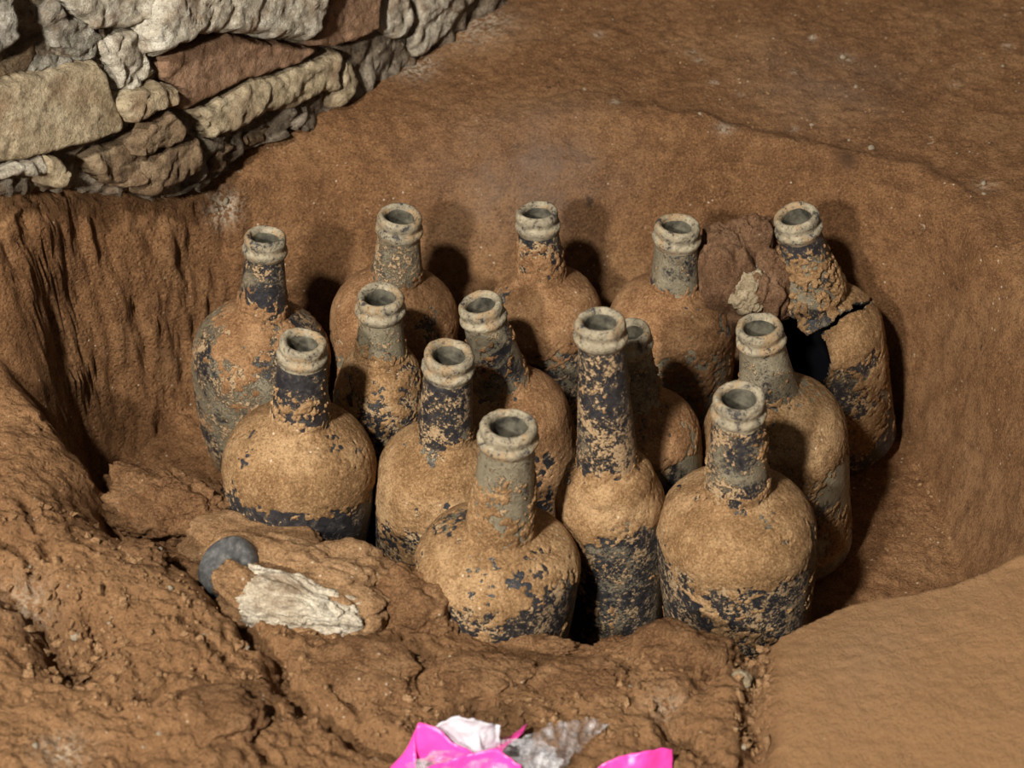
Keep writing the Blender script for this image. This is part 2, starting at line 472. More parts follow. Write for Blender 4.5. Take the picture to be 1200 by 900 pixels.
# zone weights from the ground plan
def blob(u, v, z, r, e=2.0):
    p = at_z(u, v, z)
    return np.exp(-(((GX - p[0]) ** 2 + (GY - p[1]) ** 2) / r ** 2) ** (e / 2))
slab = sstep(0.0, 0.02, np.where(inside(GX, GY, [tuple(at_z(u, v, .13)[:2]) for u, v in
        [(884, 748), (890, 820), (884, 960), (1500, 1100), (1500, 560), (1200, 650), (1000, 700)]]), 1.0, 0.0) * (seg_dist(GX, GY, [tuple(at_z(u, v, .13)[:2]) for u, v in [(884, 700), (890, 820), (884, 960)]], False)))
frontz = sstep(-0.0, -0.06, GY - 0.25 * 0 + 0.02) * (1 - slab)
mound = np.clip(frontz * sstep(0.6, 1.0, t), 0, 1)
leftm = sstep(-0.22, -0.26, GX) * sstep(0.10, 0.06, GY)
mound = np.maximum(mound, leftm * sstep(0.8, 1, t)) * (1 - slab)
leftwall = sstep(-0.17, -0.24, GX) * sstep(-0.05, 0.03, GY) * in1
wallfoot = 0
# cracks, crevices and hollows traced on the clay
def groove(pts, width, depth, z=0.13):
    global H0, darkm
    pl = [tuple(at_z(u, v, z)[:2]) for u, v in pts]
    wv = 0.35 * width * fbm(P3 * 90, 2, 44)
    d = seg_dist(GX + wv, GY + wv, pl, False)
    g = np.exp(-(d / width) ** 2)
    H0 -= depth * g
groove([(128, 600), (150, 640), (205, 668), (245, 700), (268, 728), (300, 748)], 0.007, 0.028, .11)
groove([(300, 745), (325, 760), (328, 790), (352, 822), (400, 850), (460, 880)], 0.007, 0.022, .12)
groove([(168, 822), (200, 806), (250, 812), (292, 822), (345, 822)], 0.004, 0.013, .14)
groove([(292, 822), (286, 850), (320, 880)], 0.003, 0.007, .14)
groove([(420, 764), (470, 766), (528, 771), (580, 775), (612, 790)], 0.005, 0.014, .105)
groove([(612, 790), (640, 775), (690, 778), (740, 790)], 0.004, 0.010, .10)
groove([(878, 748), (884, 790), (882, 830), (886, 870), (880, 910)], 0.008, 0.018, .118)
groove([(845, 745), (842, 780), (815, 815), (780, 830), (790, 870)], 0.006, 0.009, .112)
groove([(0, 640), (40, 668), (50, 720)], 0.004, 0.008, .15)
groove([(30, 600), (55, 640), (60, 665)], 0.003, 0.008, .15)
groove([(0, 690), (35, 712), (62, 745), (98, 782)], 0.008, 0.02, .148)
groove([(98, 782), (112, 765), (104, 715)], 0.004, 0.012, .148)
groove([(220, 745), (275, 775), (330, 790)], 0.003, 0.004, .13)
groove([(536, 845), (548, 832), (566, 826)], 0.006, 0.022, .11)
groove([(402, 800), (425, 835), (400, 880)], 0.004, 0.008, .125)
groove([(480, 720), (470, 745), (440, 760)], 0.004, 0.008, .105)
groove([(770, 840), (800, 860), (830, 900)], 0.004, 0.010, .115)
H0 -= 0.024 * blob(75, 752, .145, 0.022) + 0.012 * blob(30, 640, .15, 0.012)
H0 += 0.010 * blob(240, 850, .14, 0.03) + 0.008 * blob(225, 720, .135, 0.04) + 0.006 * blob(60, 660, .15, 0.04)
# ledge lines of the pit on the far side
def ridge(pts, width, amt, z=.2):
    global H0
    pl = [tuple(at_z(u, v, z)[:2]) for u, v in pts]
    d = seg_dist(GX, GY, pl, False)
    H0 += amt * np.exp(-(d / width) ** 2)
ridge([(820, 150), (900, 168), (1000, 186), (1075, 200), (1130, 235), (1165, 285)], 0.010, 0.006)
ridge([(830, 185), (920, 195), (1010, 210)], 0.008, -0.004)
ridge([(640, 150), (700, 140), (790, 150)], 0.02, 0.006)

GYd = np.gradient(H0, axis=0) / np.gradient(GY, axis=0)
GXd = np.gradient(H0, axis=1) / np.gradient(GX, axis=1)
NRM = np.stack([-GXd, -GYd, np.ones_like(H0)], -1)
NRM /= np.linalg.norm(NRM, axis=-1, keepdims=True)
P = np.stack([GX, GY, H0], -1)
core_mask = (np.abs(GX) < 0.6) & (np.abs(GY) < 0.65)
rough = np.clip(0.22 + 0.78 * mound + 0.55 * leftwall - 0.14 * slab, 0.1, 1)
big = fbm(P * 16, 3, 1); med = fbm(P * 48, 3, 2); fin = fbm(P * 170, 3, 3)
f1, f2 = worley(P * 34 + 0.3 * fbm(P * 30, 2, 8)[..., None], 9)
g1, g2 = worley(P * 110, 12)
lumps = sstep(0.0, 0.35, f2 - f1)
crumb = sstep(0.0, 0.4, g2 - g1)
disp = 0.0035 * big * (0.5 + 0.6 * rough) + rough * (0.0019 * med + 0.0015 * fin) + mound * (0.0030 * (lumps - 0.7) * sstep(-.3, .5, fbm(P * 14, 2, 33)) + 0.0022 * (crumb - 0.6) * sstep(-0.2, 0.6, fbm(P * 25, 2, 21)))
disp += 0.0006 * fin * NRM[..., 2]
disp *= 1 - 0.55 * (1 - NRM[..., 2]) * (1 - leftwall)
stri = fbm(np.stack([P[..., 0] * 60 + P[..., 1] * 25, P[..., 1] * 40, P[..., 2] * 14], -1), 4, 15)
disp += leftwall * (0.0048 * stri + 0.002 * (lumps - .5))
P = P + NRM * (disp * np.where(core_mask, 1, 0.3))[..., None]

HZ = P[..., 2]
def ground_z(x, y):
    i = int(np.clip(np.searchsorted(XS, x) - 1, 0, len(XS) - 2)); j = int(np.clip(np.searchsorted(YS, y) - 1, 0, len(YS) - 2))
    fx = (x - XS[i]) / (XS[i + 1] - XS[i]); fy = (y - YS[j]) / (YS[j + 1] - YS[j])
    return float((HZ[j, i] * (1 - fx) + HZ[j, i + 1] * fx) * (1 - fy) + (HZ[j + 1, i] * (1 - fx) + HZ[j + 1, i + 1] * fx) * fy)
def ground_hit(u, v):
    d = ray(u, v); tt = 0.9
    while tt < 3.5:
        p = CAM + d * tt
        if p[2] < ground_z(p[0], p[1]): return p
        tt += 0.0015
    return CAM + d * 1.8

gverts = P.reshape(-1, 3)
gfaces = grid_faces(len(XS), len(YS))
ground = mesh_from('ground', gverts, gfaces, M['ground'])
ground['kind'] = 'structure'
ground['label'] = 'reddish brown clay ground with the dug pit that holds the bottles'
ground['category'] = 'ground'
def blob(u, v, z, r, e=2.0):
    p = ground_hit(u, v)
    return np.exp(-((((P - p) ** 2).sum(-1)) / r ** 2) ** (e / 2))
stain = np.clip(0.50 * blob(655, 190, .19, 0.05) + 0.35 * blob(560, 215, .17, 0.05) + 0.65 * blob(1015, 745, .13, 0.034) + 0.4 * blob(1110, 700, .14, 0.03)
                + 0.5 * blob(1010, 790, .135, 0.03) + 0.35 * blob(960, 100, .21, .06), 0, 1)
chalk = np.clip(0.9 * blob(262, 243, .19, 0.012) + 0.8 * blob(480, 78, .21, 0.02) + 0.7 * blob(30, 712, .15, 0.018) + 0.6 * blob(560, 30, .21, 0.03)
                + 0.5 * blob(780, 830, .112, 0.012) + 0.8 * blob(75, 884, .15, .014) + sum(0.6 * blob(u_, v_, 0, r_ * .8) for u_, v_, r_ in [(811, 63, .006), (836, 97, .005), (990, 69, .007), (952, 46, .005), (820, 72, .006), (868, 110, .004), (700, 40, .006), (930, 84, .004), (1120, 100, .005), (720, 120, .005), (930, 152, .004), (1180, 55, .006)]) + 0.4 * blob(850, 150, .2, 0.007) + .4 * blob(1155, 220, .2, .008), 0, 1)
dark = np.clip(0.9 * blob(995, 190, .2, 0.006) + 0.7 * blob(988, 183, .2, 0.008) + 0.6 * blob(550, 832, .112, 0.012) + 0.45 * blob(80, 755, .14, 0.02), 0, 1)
pale = np.clip(0.75 * slab + 0.30 * mound, 0, 1)
for nm, a in (('stain', stain), ('chalk', chalk), ('dark', dark), ('pale', pale), ('rough', rough)):
    attr(ground, nm, a.ravel())

# ------------------------------------------------------------------ the rubble stone wall
w0 = at_z(100, 276, .205); w1 = at_z(606, -4, .205)
wd = np.array([w1[0] - w0[0], w1[1] - w0[1], 0]); wd /= np.linalg.norm(wd)
wn0 = np.array([wd[1], -wd[0], 0.0])
LEAN = math.radians(8)
wup = np.array([0, 0, 1.0]) * math.cos(LEAN) - wn0 * math.sin(LEAN)
wn = np.cross(wd, wup); wn /= np.linalg.norm(wn)
if wn @ (CAM - w0) < 0: wn = -wn
def wall_st(u, v, off=0.0):
    p = at_plane(u, v, w0 + wn * off, wn) - w0
    return np.array([p @ wd, p @ wup])
def wall_pt(st, h):
    st = np.asarray(st)
    return w0 + st[..., 0:1] * wd + st[..., 1:2] * wup + np.asarray(h)[..., None] * wn

cs = np.arange(-0.42, 0.70, 0.004); ct = np.arange(-0.14, 0.42, 0.004)
CS, CT = np.meshgrid(cs, ct)
q = np.stack([CS, CT, 0 * CS], -1)
hh = 0.006 * fbm(q * 30, 3, 61) + 0.006 * fbm(q * 90, 4, 62) + 0.018
front = wall_pt(np.stack([CS, CT], -1), hh).reshape(-1, 3)
foot = [wall_st(u, v, .012) for u, v in [(-260, 262), (-60, 234), (60, 226), (110, 226), (190, 232), (246, 216), (270, 190), (310, 164), (420, 127), (470, 84), (540, 36), (640, -20), (720, -60)]]
foot = np.array(sorted([tuple(x) for x in foot]))
fl = np.interp(CS, foot[:, 0], foot[:, 1]) + 0.004 * fbm(q * 60, 3, 66)
keepc = (CT > fl).ravel()
f = grid_faces(len(cs), len(ct))
f = f[keepc[f].all(1)]
front, f, _ = compact(front, f)
nn = len(front)
e_ = np.concatenate([f[:, [0, 1]], f[:, [1, 2]], f[:, [2, 3]], f[:, [3, 0]]])
key_ = np.sort(e_, 1) @ np.array([nn, 1])
u_, inv_, cnt_ = np.unique(key_, return_inverse=True, return_counts=True)
be = e_[cnt_[inv_] == 1]
sides = np.stack([be[:, 1], be[:, 0], be[:, 0] + nn, be[:, 1] + nn], -1)
wall = mesh_from('wall_back', np.vstack([front, front - wn * 0.26]), np.vstack([f, f[:, ::-1] + nn, sides]), M['core'])
wall['seed'] = (0.0, 0.0, 0.0)
wall['kind'] = 'structure'
wall['label'] = 'rubble stone foundation wall with crumbling lime mortar at the pit edge'
wall['category'] = 'wall'

def wall_stone(pts, prot, mat, seed, edge=0.010, rough=1.0, tilt=(0, 0), name='stone', label=None):
    mu = np.mean(np.array(pts, float), 0)
    pts = [mu + (np.array(p_) - mu) * (1 + 3.0 / max(12, np.linalg.norm(np.array(p_) - mu))) for p_ in pts]
    poly = [tuple(wall_st(u, v, prot)) for u, v in pts]
    px = np.array(poly)
    lo, hi = px.min(0) - 0.004, px.max(0) + 0.004
    st = 0.0021
    a = np.arange(lo[0], hi[0] + st, st); b = np.arange(lo[1], hi[1] + st, st)
    A_, B_ = np.meshgrid(a, b)
    q3 = np.stack([A_, B_, 0 * A_ + seed * 3.1], -1)
    wa = A_ + 0.004 * rough * fbm(q3 * 55, 3, seed); wb = B_ + 0.004 * rough * fbm(q3 * 55, 3, seed + 7)
    ins = inside(wa, wb, poly); d = seg_dist(wa, wb, poly)
    d = np.where(ins, d, -d)
    edge = edge * 0.5
    prof = np.sqrt(np.clip(1 - (1 - np.clip(d / edge, 0, 1)) ** 2, 0, 1))
    cen = px.mean(0)
    h = prot * (0.45 + 0.55 * prof) + tilt[0] * (A_ - cen[0]) + tilt[1] * (B_ - cen[1])
    w1_, w2_ = worley(q3 * 24 + .25 * fbm(q3 * 40, 2, seed + 9)[..., None], seed + 5)
    brk = sstep(0.0, .10, w2_ - w1_)
    h = h + rough * (0.0020 * fbm(q3 * 22, 5, seed + 3, .66) + 0.0016 * fbm(q3 * 120, 3, seed + 4, .65))
    h = h + rough * 0.0024 * (brk - 1) * sstep(-.1, .5, fbm(q3 * 18, 2, seed + 6)) + 0.0020 * rough * np.round(1.3 * fbm(q3 * 16, 2, seed + 8))
    h = np.where(d < 0, -0.02, h)
    keep_v = (d > -0.0035)
    V = wall_pt(np.stack([A_, B_], -1), h).reshape(-1, 3)
    Fc = grid_faces(len(a), len(b))
    kv = keep_v.ravel()
    Fc = Fc[kv[Fc].any(1)]
    V, Fc, _ = compact(V, Fc)
    o = mesh_from(name, V, Fc, M[mat], wall)
    o['seed'] = (seed * 1.37, seed * 0.71, seed * 2.3)
    if label: o['label'] = label
    return o
ST = [
 ([(-70, 100), (30, 92), (75, 84), (118, 72), (126, 84), (136, 118), (146, 142), (142, 158), (100, 170), (56, 181), (0, 196), (-70, 205)], .036, 'stone_tan', .010, .45, (.0, -.05)),
 ([(-60, -20), (18, -20), (24, 24), (27, 48), (14, 60), (-60, 84)], .040, 'stone_grey', .012, .7, (0, 0)),
 ([(-60, 88), (14, 66), (40, 50), (46, 66), (24, 90), (-60, 100)], .022, 'stone_rough', .010, 1.2, (0, 0)),
 ([(52, 26), (66, 8), (84, 24), (100, 30), (118, 42), (122, 60), (112, 72), (88, 66), (66, 58)], .030, 'stone_grey', .008, 1.2, (0, 0)),
 ([(44, 66), (70, 62), (92, 70), (74, 82), (40, 90), (28, 88)], .020, 'stone_grey', .008, 1.3, (0, 0)),
 ([(70, -25), (200, -25), (196, 0), (178, 22), (160, 28), (132, 34), (116, 34), (98, 18)], .036, 'stone_pale', .012, 1.0, (0, 0)),
 ([(200, -25), (398, -25), (386, 12), (372, 44), (362, 54), (330, 50), (300, 48), (268, 40), (234, 50), (212, 58), (196, 72), (184, 62), (182, 34), (198, 12)], .048, 'stone_pale', .016, 1.1, (0, 0)),
 ([(124, 42), (150, 32), (174, 36), (180, 62), (188, 84), (174, 100), (158, 110), (142, 102), (132, 82), (124, 58)], .034, 'stone_pale', .014, 1.2, (0, 0)),
 ([(192, 76), (200, 66), (214, 58), (236, 50), (270, 41), (302, 48), (332, 50), (368, 56), (374, 62), (352, 76), (322, 86), (290, 94), (262, 108), (240, 120), (222, 128), (208, 126), (214, 106), (196, 94)], .034, 'stone_red', .006, .45, (0, 0)),
 ([(400, -25), (454, -25), (448, 8), (444, 36), (420, 46), (394, 56), (372, 54), (384, 22)], .034, 'stone_red', .006, .45, (0, 0)),
 ([(454, 6), (466, -10), (484, -6), (490, 18), (480, 44), (466, 48), (452, 36)], .028, 'stone_pale', .014, 1.0, (0, 0)),
 ([(488, -20), (580, -20), (556, 8), (536, 26), (524, 44), (504, 62), (488, 70), (480, 56), (492, 28)], .024, 'stone_pale', .014, 1.2, (0, 0)),
 ([(226, 134), (252, 120), (284, 102), (326, 88), (362, 74), (398, 60), (408, 62), (406, 84), (400, 108), (378, 112), (366, 124), (338, 130), (310, 138), (280, 152), (256, 162), (240, 152)], .034, 'stone_tan', .016, 1.1, (0, .0)),
 ([(408, 68), (416, 80), (422, 100), (412, 122), (398, 130), (394, 116), (404, 96)], .032, 'stone_tan', .010, .8, (0, 0)),
 ([(146, 122), (164, 112), (190, 98), (214, 102), (222, 116), (206, 124), (192, 130), (176, 144), (156, 146), (148, 136)], .046, 'stone_tan', .010, 1.0, (0, 0)),
 ([(176, 150), (196, 136), (214, 140), (224, 152), (216, 164), (196, 170), (186, 182), (172, 184), (162, 168)], .044, 'stone_rough', .010, 1.3, (0, 0)),
 ([(104, 186), (140, 170), (166, 168), (180, 186), (186, 204), (164, 214), (134, 220), (112, 206)], .032, 'stone_rough', .012, 1.0, (0, 0)),
 ([(186, 190), (208, 170), (232, 164), (248, 182), (240, 204), (218, 220), (186, 228), (156, 224), (168, 212)], .044, 'stone_rough', .016, 1.3, (0, 0)),
 ([(-60, 208), (0, 200), (54, 184), (62, 200), (56, 214), (26, 206), (0, 216), (-60, 230)], .040, 'stone_pale', .008, 1.0, (0, 0)),
 ([(62, 184), (74, 186), (84, 204), (82, 222), (72, 228), (64, 214), (58, 206)], .044, 'stone_tan', .008, .8, (0, 0)),
 ([(292, 158), (318, 144), (344, 140), (338, 152), (310, 164), (290, 172)], .018, 'stone_rough', .008, 1.2, (0, 0)),
 ([(248, 172), (262, 164), (270, 178), (258, 200), (246, 206), (242, 194)], .022, 'stone_rough', .008, 1.2, (0, 0)),
]
for k, (pts, prot, mat, edge, rg, tl) in enumerate(ST):
    wall_stone(pts, prot, mat, k + 1, edge, rg, tl)

# ------------------------------------------------------------------ bottles
def catmull(pts, n):
    pts = np.array(pts, float)
    ext = np.vstack([2 * pts[0] - pts[1], pts, 2 * pts[-1] - pts[-2]])
    d = np.concatenate([[0], np.cumsum(np.linalg.norm(np.diff(pts, axis=0), axis=1))])
    out = []
    for s_ in np.linspace(0, d[-1], n):
        k = min(int(np.searchsorted(d, s_, side='right')) - 1, len(pts) - 2)
        t_ = (s_ - d[k]) / (d[k + 1] - d[k])
        p0, p1, p2, p3 = ext[k], ext[k + 1], ext[k + 2], ext[k + 3]
        out.append(0.5 * ((2 * p1) + (-p0 + p2) * t_ + (2 * p0 - 5 * p1 + 4 * p2 - p3) * t_ ** 2 + (-p0 + 3 * p1 - 3 * p2 + p3) * t_ ** 3))
    return np.array(out)
def lathe(prof, nseg, wobble=None):
    a = np.linspace(0, 2 * math.pi, nseg, endpoint=False)
    R = prof[:, 0][:, None]; Z = prof[:, 1][:, None]
    X = R * np.cos(a); Y = R * np.sin(a); ZZ = Z + 0 * X
    V = np.stack([X, Y, ZZ], -1)
    if wobble is not None: V = wobble(V)
    return V

#  name: rim px, height, shoulder drop, body radius, body centre px, neck drop, lip radius, neck top radius, neck base radius, base radius factor, cover params
BOT = {
 'A': dict(rim=(311, 274), H=.215, sd=.112, r=.0515, us=306, nd=.068, rl=.0165, rt=.0140, rb=.0195, bf=.72, seed=3, sh=0.1, nk=-0.1, lo=-0.18, ng='glass', glass='glass_tan', crust='crust_b', bulge=1,
           label='round-bodied bottle streaked grey and tan, beside the ragged pit wall'),
 'B': dict(rim=(469, 250), H=.215, sd=.100, r=.0480, us=462, nd=.056, rl=.0178, rt=.0155, rb=.0200, bf=.90, seed=5, sh=0.32, nk=-0.12, lo=0, ng='glass_tan', glass='glass_tan', crust='crust_b',
           label='bottle by the back pit wall with an orange soil fleck on its grey neck'),
 'C': dict(rim=(629, 246), H=.215, sd=.100, r=.0440, us=638, nd=.058, rl=.0170, rt=.0150, rb=.0195, bf=.92, seed=8, sh=0.36, nk=0, lo=-0.05, ng='glass_speck', glass='glass', crust='crust_b',
           label='bottle with a dark black mouth and mottled neck midway along the back pit wall'),
 'D': dict(rim=(794, 262), H=.210, sd=.094, r=.0480, us=788, nd=.054, rl=.0182, rt=.0160, rb=.0185, bf=.93, seed=11, sh=0.38, nk=-0.35, lo=0.1, ng='glass_grey', glass='glass_grey', crust='crust_b',
           label='bottle with a smooth pale grey neck leaning against the crumbly soil lump'),
 'E': dict(rim=(931, 242), H=.222, sd=.114, r=.0490, us=960, nd=.078, rl=.0182, rt=.0160, rb=.0250, bf=.93, seed=14, sh=0.32, nk=0.18, lo=-0.08, ng='glass', glass='glass', crust='crust', hole=True,
           label='broken bottle with a jagged black hole in its shoulder and thick soil on its neck'),
 'F': dict(rim=(446, 345), H=0.206, sd=.098, r=0.0345, us=446, nd=.052, rl=.0180, rt=.0150, rb=.0185, bf=.92, seed=17, sh=0.16, nk=-0.18, lo=0, ng='glass_grey', glass='glass_speck', crust='crust',
           label='narrow bottle with a pale grey upper neck and a half-bare dark-stained body'),
 'G': dict(rim=(560, 348), H=0.204, sd=.110, r=0.043, us=600, nd=.072, rl=.0172, rt=.0155, rb=.0215, bf=.92, seed=20, sh=0.5, nk=-0.1, lo=0.2, ng='glass_grey', glass='glass_dark', crust='crust_b',
           label='leaning bottle with a shadowed neck and fully soil-covered shoulder in the middle of the group'),
 'H': dict(rim=(737, 384), H=0.211, sd=.100, r=.0420, us=752, nd=.062, rl=.0160, rt=.0140, rb=.0185, bf=.90, seed=23, sh=0.3, nk=-0.2, lo=-0.15, ng='glass_grey', glass='glass_grey', crust='crust_b',
           label='bottle mostly hidden behind the tall slender bottle, its neck in shade'),
 'I': dict(rim=(889, 376), H=0.208, sd=.106, r=0.0525, us=908, nd=.058, rl=.0178, rt=.0160, rb=.0215, bf=.92, seed=26, sh=0.4, nk=-0.22, lo=-0.12, ng='glass_grey', glass='glass_grey', crust='crust',
           label='soil-shouldered bottle standing in front of the broken bottle'),
 'J': dict(rim=(355, 397), H=0.225, sd=.115, r=0.053, us=350, nd=.066, rl=.0172, rt=.0165, rb=.0205, bf=.86, seed=29, sh=0.4, nk=-0.16, lo=-0.45, ng='glass_dark', glass='glass_dark', crust='crust',
           label='stout bottle with a blue-black neck and black lower body beside the white mortar block'),
 'K': dict(rim=(527, 412), H=0.211, sd=.124, r=0.0478, us=517, nd=.070, rl=.0184, rt=.0165, rb=.0200, bf=.92, seed=32, sh=0.42, nk=-0.25, lo=0, ng='glass_speck', glass='glass_speck', crust='crust',
           label='bottle with a navy-speckled neck and evenly soil-covered shoulder between two stouter bottles'),
 'L': dict(rim=(597, 495), H=0.229, sd=.122, r=0.054, us=583, nd=.088, rl=.0196, rt=.0172, rb=.0225, bf=.88, seed=35, sh=0.24, nk=0, lo=-0.2, ng='glass_grey', glass='glass_speck', crust='crust',
           label='stout bottle with a smooth pale grey upper neck and dark patches on its tan shoulder'),
 'M': dict(rim=(703, 373), H=0.273, sd=.160, r=0.037, us=715, nd=.118, rl=.0178, rt=.0150, rb=.0210, bf=.90, seed=38, sh=0.32, nk=-0.3, lo=-0.32, ng='glass_speck', glass='glass', crust='crust',
           label='tall slender bottle with a very long speckled neck'),
 'N': dict(rim=(866, 463), H=0.226, sd=.119, r=0.0542, us=863, nd=.078, rl=.0186, rt=.0172, rb=.0222, bf=.90, seed=41, sh=0.34, nk=-0.2, lo=-0.22, ng='glass_speck', glass='glass_speck', crust='crust',
           label='stout bottle with tan dusty shoulder and mottled black body beside the smooth clay slab'),
}
HOLE = [(914, 366), (930, 362), (934, 384), (946, 394), (960, 388), (968, 404), (974, 428), (971, 442), (957, 451), (938, 442), (920, 430), (912, 400)]

def make_bottle(key, p):
    H, r, seed = p['H'], p['r'], p['seed']
    rim = at_z(p['rim'][0], p['rim'][1], H)
    zs = H - p['sd']
    # x of the body centre at shoulder height, same depth as the rim
    q = np.array([0, rim[1], zs]); dep = float((q - CAM) @ FWD)
    xs = (p['us'] - 600) / F_PX * dep
    lean = math.atan2(rim[0] - xs, H - zs)
    bx_ = xs - math.tan(lean) * zs
    root = empty('wine_bottle', (bx_, rim[1], 0.0))
    root.rotation_euler = (0, lean, 0)
    tag(root, p['label'], 'bottle', 'old glass bottles buried in the pit')
    Mw = Matrix.Translation((bx_, rim[1], 0)) @ Matrix.Rotation(lean, 4, 'Y')
    Mn = np.array(Mw)
    zn = H - p['nd']; hs = zn - zs
    rb_, rt, rl, rbase = p['rb'], p['rt'], p['rl'], r * p['bf']
    zl = H - 0.0175
    if p.get('bulge'):
        body_pts = [(rbase * .82, 0.0), (rbase, .010), (r * .90, zs * .45), (r * .985, zs * .8), (r, zs), (r * .965, zs + hs * .34), (r * .82, zs + hs * .64), (r * .62, zs + hs * .82), (rb_ * 1.22, zs + hs * .93), (rb_ * 1.0, zn)]
    else:
        body_pts = [(rbase * .90, 0.0), (rbase * .985, .006), (rbase, .016), (r * .985, zs * .7), (r, zs), (r * .97, zs + hs * .32), (r * .84, zs + hs * .62), (max(r * .64, rb_ * 1.38), zs + hs * .81), (max(rb_ * 1.14, r * .44), zs + hs * .93), (rb_, zn)]
    neck_pts = [(rb_, zn), (rb_ * .62 + rt * .38, zn + (zl - zn) * .33), (rb_ * .25 + rt * .75, zn + (zl - zn) * .7), (rt, zl)]
    rs = np.random.RandomState(seed)
    ph = rs.rand(4) * 6.28
    def wob(V):
        a = np.arctan2(V[..., 1], V[..., 0])
        k = 1 + 0.012 * np.sin(a + ph[0]) * np.sin(V[..., 2] * 30 + ph[1]) + 0.010 * np.sin(2 * a + ph[2])
        W = V.copy(); W[..., 0] *= k; W[..., 1] *= k
        return W
    def hole_mask(V):
        wp = V.reshape(-1, 3) @ Mn[:3, :3].T + Mn[:3, 3]
        uv = project(wp)
        uvn = uv + 2.2 * np.stack([vnoise(wp * 160, 3), vnoise(wp * 160, 4)], -1)
        n_w = wp - np.array([bx_, rim[1], wp[:, 2].mean()])
        frontf = (wp[:, 1] < rim[1] + 0.012)
        hm = inside(uvn[:, 0], uvn[:, 1], HOLE) & frontf
        ck = seg_dist(uvn[:, 0], uvn[:, 1], [(960, 390), (975, 380), (990, 366), (1008, 360), (1022, 352)], False) < 1.6
        ck |= ((uvn[:, 0] - 1006) / 7) ** 2 + ((uvn[:, 1] - 359) / 4) ** 2 < 1
        return hm | (ck & frontf)
    nseg = 220 if p.get('hole') else 96
    bp = catmull(body_pts, 150 if p.get('hole') else 72)
    kick = np.array([(0.0005, .018), (rbase * .4, .012), (rbase * .75, .003)])
    V = lathe(np.vstack([kick, bp]), nseg, wob)
    F_ = grid_faces(nseg, V.shape[0], True)
    Vf = V.reshape(-1, 3)
    if p.get('hole'):
        hm = hole_mask(V)
        F_ = F_[~hm[F_].any(1)]
        Vf, F_, _ = compact(Vf, F_)
    body = mesh_from('body', Vf, F_, M[p['glass']], root)
    body['seed'] = (seed * 1.7, seed * 0.9, seed * 2.1)
    if p.get('hole'):
        md = body.modifiers.new('wall', 'SOLIDIFY'); md.thickness = 0.0035; md.offset = -1; body.data.materials.append(M['black']); md.material_offset = 1
    npr = catmull(neck_pts, 44)
    inner = np.array([(rt - .0035, zl), (rt - .0030, zl - .02), (rb_ - .005, zn), (rb_ + .002, zn - .008)])
    V = lathe(npr, 80, wob)
    neck = mesh_from('neck', V.reshape(-1, 3), grid_faces(80, V.shape[0], True), M[p['ng']], root)
    neck['seed'] = (seed * 1.1, seed * 2.9, seed * 0.4)
    # lip: flared mouth above a tooled string ring, bore running down inside
    rr = rl
    lip_pts = [(rt * .99, zl - .001), (rr * .93, zl + .0012), (rr * 1.0, zl + .0040), (rr * .985, zl + .0062), (rr * .895, zl + .0080), (rr * .90, zl + .0102), (rr * .935, zl + .0130), (rr * .90, zl + .0160),
               (rr * .80, zl + .0175), (rr * .68, zl + .0168), (rr * .60, zl + .0140), (rr * .58, zl + .006)]
    lp = catmull(lip_pts, 46)
    bore = np.array([(rr * .58, zl - .004), (rt * .72, zl - .02), (rb_ * .76, zn), (rb_ * .80, zn - .006)])
    def lipwob(V):
        W = wob(V)
        n_ = fbm(np.stack([V[..., 0], V[..., 1], V[..., 2]], -1) * 130 + seed * 3.3, 3, seed)
        R_ = np.hypot(V[..., 0], V[..., 1])
        k = 1 + 0.00045 * n_ / np.maximum(R_, .006)
        W[..., 0] *= k; W[..., 1] *= k
        a = np.arctan2(V[..., 1], V[..., 0])
        W[..., 2] += 0.0008 * np.sin(a + ph[3]) + 0.0003 * n_ + 0.0004 * np.sin(2 * a + ph[1])
        return W
    LV = lathe(np.vstack([lp, bore]), 96, lipwob)
    def sub(nm, lo_, hi_, mat):
        vv = LV[lo_:hi_]
        o = mesh_from(nm, vv.reshape(-1, 3), grid_faces(96, vv.shape[0], True), M[mat], neck)
        o['seed'] = (seed * 0.3, seed * 1.3, seed * 1.9)
        return o
    kr = int(np.argmin(np.abs(lp[:20, 1] - (zl + .0080)))) + 1
    kb = int(np.argmax(lp[:, 1])) + 7
    sub('string_ring', 0, kr + 1, 'lipmat'); sub('lip', kr, kb + 1, 'lipmat'); sub('bore', kb, len(LV), 'bore')
    # soil crust: a raised skin that only surfaces where soil clings
    hi = p['rim'][1] > 370
    nu2, nv2 = (300, 290) if hi else (220, 220)
    full = np.vstack([bp[8:] if not p.get('hole') else bp[16:], npr[1:-1]])
    pr = catmull(full[::3], nv2)
    C = lathe(pr, nu2, wob)
    dR = np.gradient(pr[:, 0]); dZ = np.gradient(pr[:, 1])
    L_ = np.hypot(dR, dZ) + 1e-9
    nr, nz = dZ / L_, -dR / L_
    a = np.linspace(0, 2 * math.pi, nu2, endpoint=False)
    Nn = np.stack([nr[:, None] * np.cos(a), nr[:, None] * np.sin(a), nz[:, None] + 0 * a], -1)
    S = C + seed * 5.17
    Z = C[..., 2]
    wS = sstep(zs - .010, zs + .010, Z) * sstep(zn + .012, zn - .004, Z)          # shoulder
    wN = sstep(zn - .004, zn + .012, Z)
    wL = 1 - sstep(zs - .010, zs + .010, Z)
    b0 = fbm(S * 26, 3, seed + 1); b1 = fbm(S * 90, 4, seed + 2, .7); b2 = fbm(S * 300, 2, seed + 3)
    mk = p['sh'] * wS + p['nk'] * wN + p['lo'] * wL + 0.40 * b0 + 0.36 * b1 * (1 - .2 * wS) + 0.26 * b2
    edgef = wN * sstep(zn + .03, zn, Z) * 0.12
